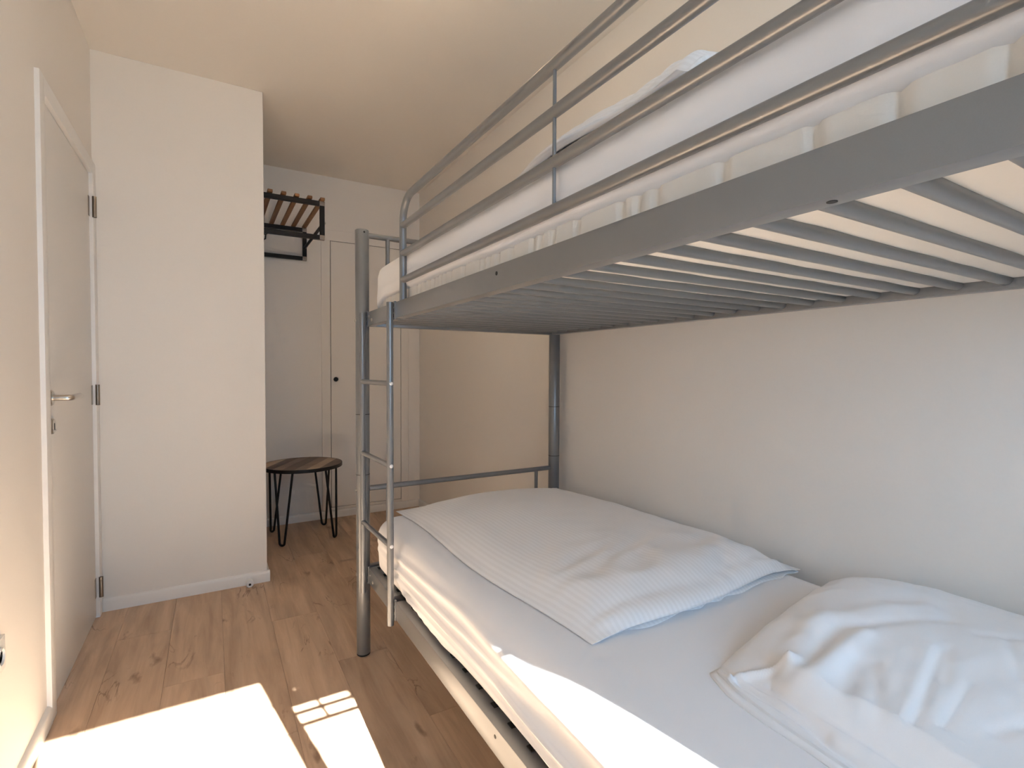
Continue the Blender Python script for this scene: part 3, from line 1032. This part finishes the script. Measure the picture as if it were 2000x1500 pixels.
# ------------------------------------------------------------------ hairpin stool
stool = tag(empty('side_table'), 'round plank-top side table with black hairpin legs by the back wall', 'table')
TCX, TCY, TZ, TR = 0.510, 3.595, 0.480, 0.248
rot = math.radians(STOOL_ROT)
edges = [-0.248, -0.165, -0.098, -0.030, 0.040, 0.105, 0.170, 0.248]
tones = [1, 2, 0, 1, 0, 1, 2]
for i in range(7):
    a, b = edges[i] + 0.0006, edges[i + 1] - 0.0006
    rr = TR - 0.004
    bm = bmesh.new()
    pts = []
    nseg = 10
    for s in range(nseg + 1):
        v = a + (b - a) * s / nseg
        pts.append((math.sqrt(max(0, rr * rr - v * v)), v))
    for s in range(nseg, -1, -1):
        v = a + (b - a) * s / nseg
        pts.append((-math.sqrt(max(0, rr * rr - v * v)), v))
    out = []
    for u, v in pts:
        p = (TCX + u * math.cos(rot) - v * math.sin(rot), TCY + u * math.sin(rot) + v * math.cos(rot))
        if not out or math.hypot(p[0] - out[-1][0], p[1] - out[-1][1]) > 1e-5:
            out.append(p)
    if math.hypot(out[0][0] - out[-1][0], out[0][1] - out[-1][1]) < 1e-5:
        out.pop()
    lo_ = [bm.verts.new((p[0], p[1], TZ - 0.018)) for p in out]
    hi_ = [bm.verts.new((p[0], p[1], TZ)) for p in out]
    n = len(out)
    bm.faces.new(list(reversed(lo_)))
    bm.faces.new(hi_)
    for j in range(n):
        bm.faces.new((lo_[j], lo_[(j + 1) % n], hi_[(j + 1) % n], hi_[j]))
    bm_obj('tabletop_plank', bm, TW[tones[i]], stool)
bm = bmesh.new()
n = 64
ri = [(TR - 0.004, TZ - 0.022), (TR, TZ - 0.021), (TR, TZ - 0.002), (TR - 0.001, TZ + 0.0005), (TR - 0.004, TZ + 0.0005)]
rings = [[bm.verts.new((TCX + r_ * math.cos(2 * math.pi * j / n), TCY + r_ * math.sin(2 * math.pi * j / n), z_)) for j in range(n)] for r_, z_ in ri]
for a_, b_ in zip(rings, rings[1:] + rings[:1]):
    for j in range(n):
        bm.faces.new((a_[j], a_[(j + 1) % n], b_[(j + 1) % n], b_[j]))
bm_obj('metal_rim', bm, M['iron'], stool, smooth=True)
for bx_, by_ in ((0.363, 3.424), (0.682, 3.440), (0.669, 3.755), (0.340, 3.758)):
    c = Vector((TCX, TCY, 0))
    b_ = Vector((bx_, by_, 0))
    d = (b_ - c).normalized()
    t = Vector((-d.y, d.x, 0))
    topc = c + d * 0.205
    A = topc + t * 0.062 + Vector((0, 0, TZ - 0.019))
    B = topc - t * 0.062 + Vector((0, 0, TZ - 0.019))
    rb = 0.017
    pts = [A]
    for s in range(0, 13):
        a = math.pi * s / 12
        pts.append(b_ + t * rb * math.cos(a) + Vector((0, 0, 0.0071 + rb - rb * math.sin(a))))
    pts.append(B)
    tube('hairpin_leg', pts, 0.0070, M['iron'], stool, 12)

# ------------------------------------------------------------------ coat rack on the side of the jutting wall
rack = tag(empty('coat_rack'), 'wall coat rack with wooden slats and black iron frame near the ceiling', 'coat rack')
RX0, RX1, RY0, RY1, RZ0, RZ1 = XP + 0.001, 0.588, 3.225, 3.895, 1.872, 2.098
s = 0.0130
for yy in (RY0, RY1):
    ef = empty('end_frame')
    ef.parent = rack
    box('frame_bar', (RX0, yy - s, RZ1 - 2 * s), (RX1, yy + s, RZ1), M['iron'], ef, 0.0015, 1)
    box('frame_bar', (RX0, yy - s, RZ0), (RX1, yy + s, RZ0 + 2 * s), M['iron'], ef, 0.0015, 1)
    box('frame_bar', (RX1 - 2 * s, yy - s, RZ0 + 2 * s), (RX1, yy + s, RZ1 - 2 * s), M['iron'], ef, 0.0015, 1)
    box('frame_bar', (RX0, yy - s, RZ0 + 2 * s), (RX0 + 2 * s, yy + s, RZ1 - 2 * s), M['iron'], ef, 0.0015, 1)
    for z in (RZ0, RZ1 - 2 * s):
        box('weld', (RX1 - 2 * s - 0.003, yy - s - 0.0008, z - 0.0008), (RX1 + 0.0008, yy + s + 0.0008, z + 2 * s + 0.001), M['weld'], ef, 0.003, 2)
    sg = -1 if yy == RY0 else 1
    lathe('bolt_head', [(0.008, 0), (0.008, 0.006), (0.004, 0.009)], (RX1 - 0.0005, yy, 1.975), M['steel'], ef, 16, 'X')
tube('hanging_rod', [(RX1 - s, RY0, 1.960), (RX1 - s, RY1, 1.960)], 0.0095, M['iron'], rack, 12)
for xx in (0.292, 0.363, 0.433, 0.503, 0.573):
    box('slat', (xx - 0.013, RY0 - 0.035, RZ1), (xx + 0.013, RY1 + 0.020, RZ1 + 0.016), M['rack_wood'], rack, 0.002, 1)
hb = box('hook_board', (RX0, 3.30, 1.895), (RX0 + 0.012, RY1 - 0.02, 1.945), M['iron'], rack, 0.001, 1)
for yy in (3.40, 3.55, 3.70, 3.85):
    tube('coat_hook', [(RX0 + 0.010, yy, 1.925), (RX0 + 0.045, yy, 1.905), (RX0 + 0.058, yy, 1.915), (RX0 + 0.060, yy, 1.940)], 0.0045, M['iron'], rack, 10)

# ------------------------------------------------------------------ ceiling lamp above the bed, just beyond the top of the view
lamp = tag(empty('ceiling_lamp'), 'small round opal ceiling lamp glowing warm above the upper bunk', 'lamp')
LX, LY = 0.66, 1.60
lathe('lamp_base', [(0.066, -0.010), (0.070, -0.008), (0.070, 0.0)], (LX, LY, H), M['white_plastic'], lamp, 40)
opal = bpy.data.materials.new('lit_opal_shade')
opal.use_nodes = True
ob = opal.node_tree.nodes['Principled BSDF']
ob.inputs['Base Color'].default_value = (0.9, 0.88, 0.84, 1)
ob.inputs['Emission Color'].default_value = (1.0, 0.76, 0.50, 1)
ob.inputs['Emission Strength'].default_value = LAMP_POWER
lathe('lamp_shade', [(0.010, -0.052), (0.030, -0.049), (0.046, -0.041), (0.056, -0.029), (0.061, -0.010)], (LX, LY, H), opal, lamp, 40)

# ------------------------------------------------------------------ small fittings
stop = tag(empty('door_stop'), 'small white door stop on the baseboard of the jutting wall', 'door stop')
lathe('stop_stem', [(0.016, 0), (0.015, -0.020), (0.015, -0.034)], (0.153, YP - BT, 0.0175), M['white_plastic'], stop, 24, 'Y')
lathe('stop_bumper', [(0.0170, -0.030), (0.0170, -0.040), (0.013, -0.044)], (0.153, YP - BT, 0.0175), M['cap'], stop, 24, 'Y')
lathe('stop_screw', [(0.006, -0.0435), (0.006, -0.0446)], (0.153, YP - BT, 0.0175), M['dark'], stop, 12, 'Y')

sock = tag(empty('wall_socket'), 'white wall socket low on the left wall near the photo edge', 'socket')
box('cover_plate', (XL, 1.602, 0.372), (XL + 0.009, 1.684, 0.454), M['white_plastic'], sock, 0.003, 2)
lathe('socket_well', [(0.021, 0.0075), (0.021, 0.0135), (0.0185, 0.0135), (0.0175, 0.009)], (XL, 1.643, 0.413), M['white_plastic'], sock, 28, 'X')
for dy_ in (-0.0095, 0.0095):
    lathe('socket_hole', [(0.0025, 0.0088), (0.0025, 0.0100)], (XL, 1.643 + dy_, 0.413), M['dark'], sock, 10, 'X')
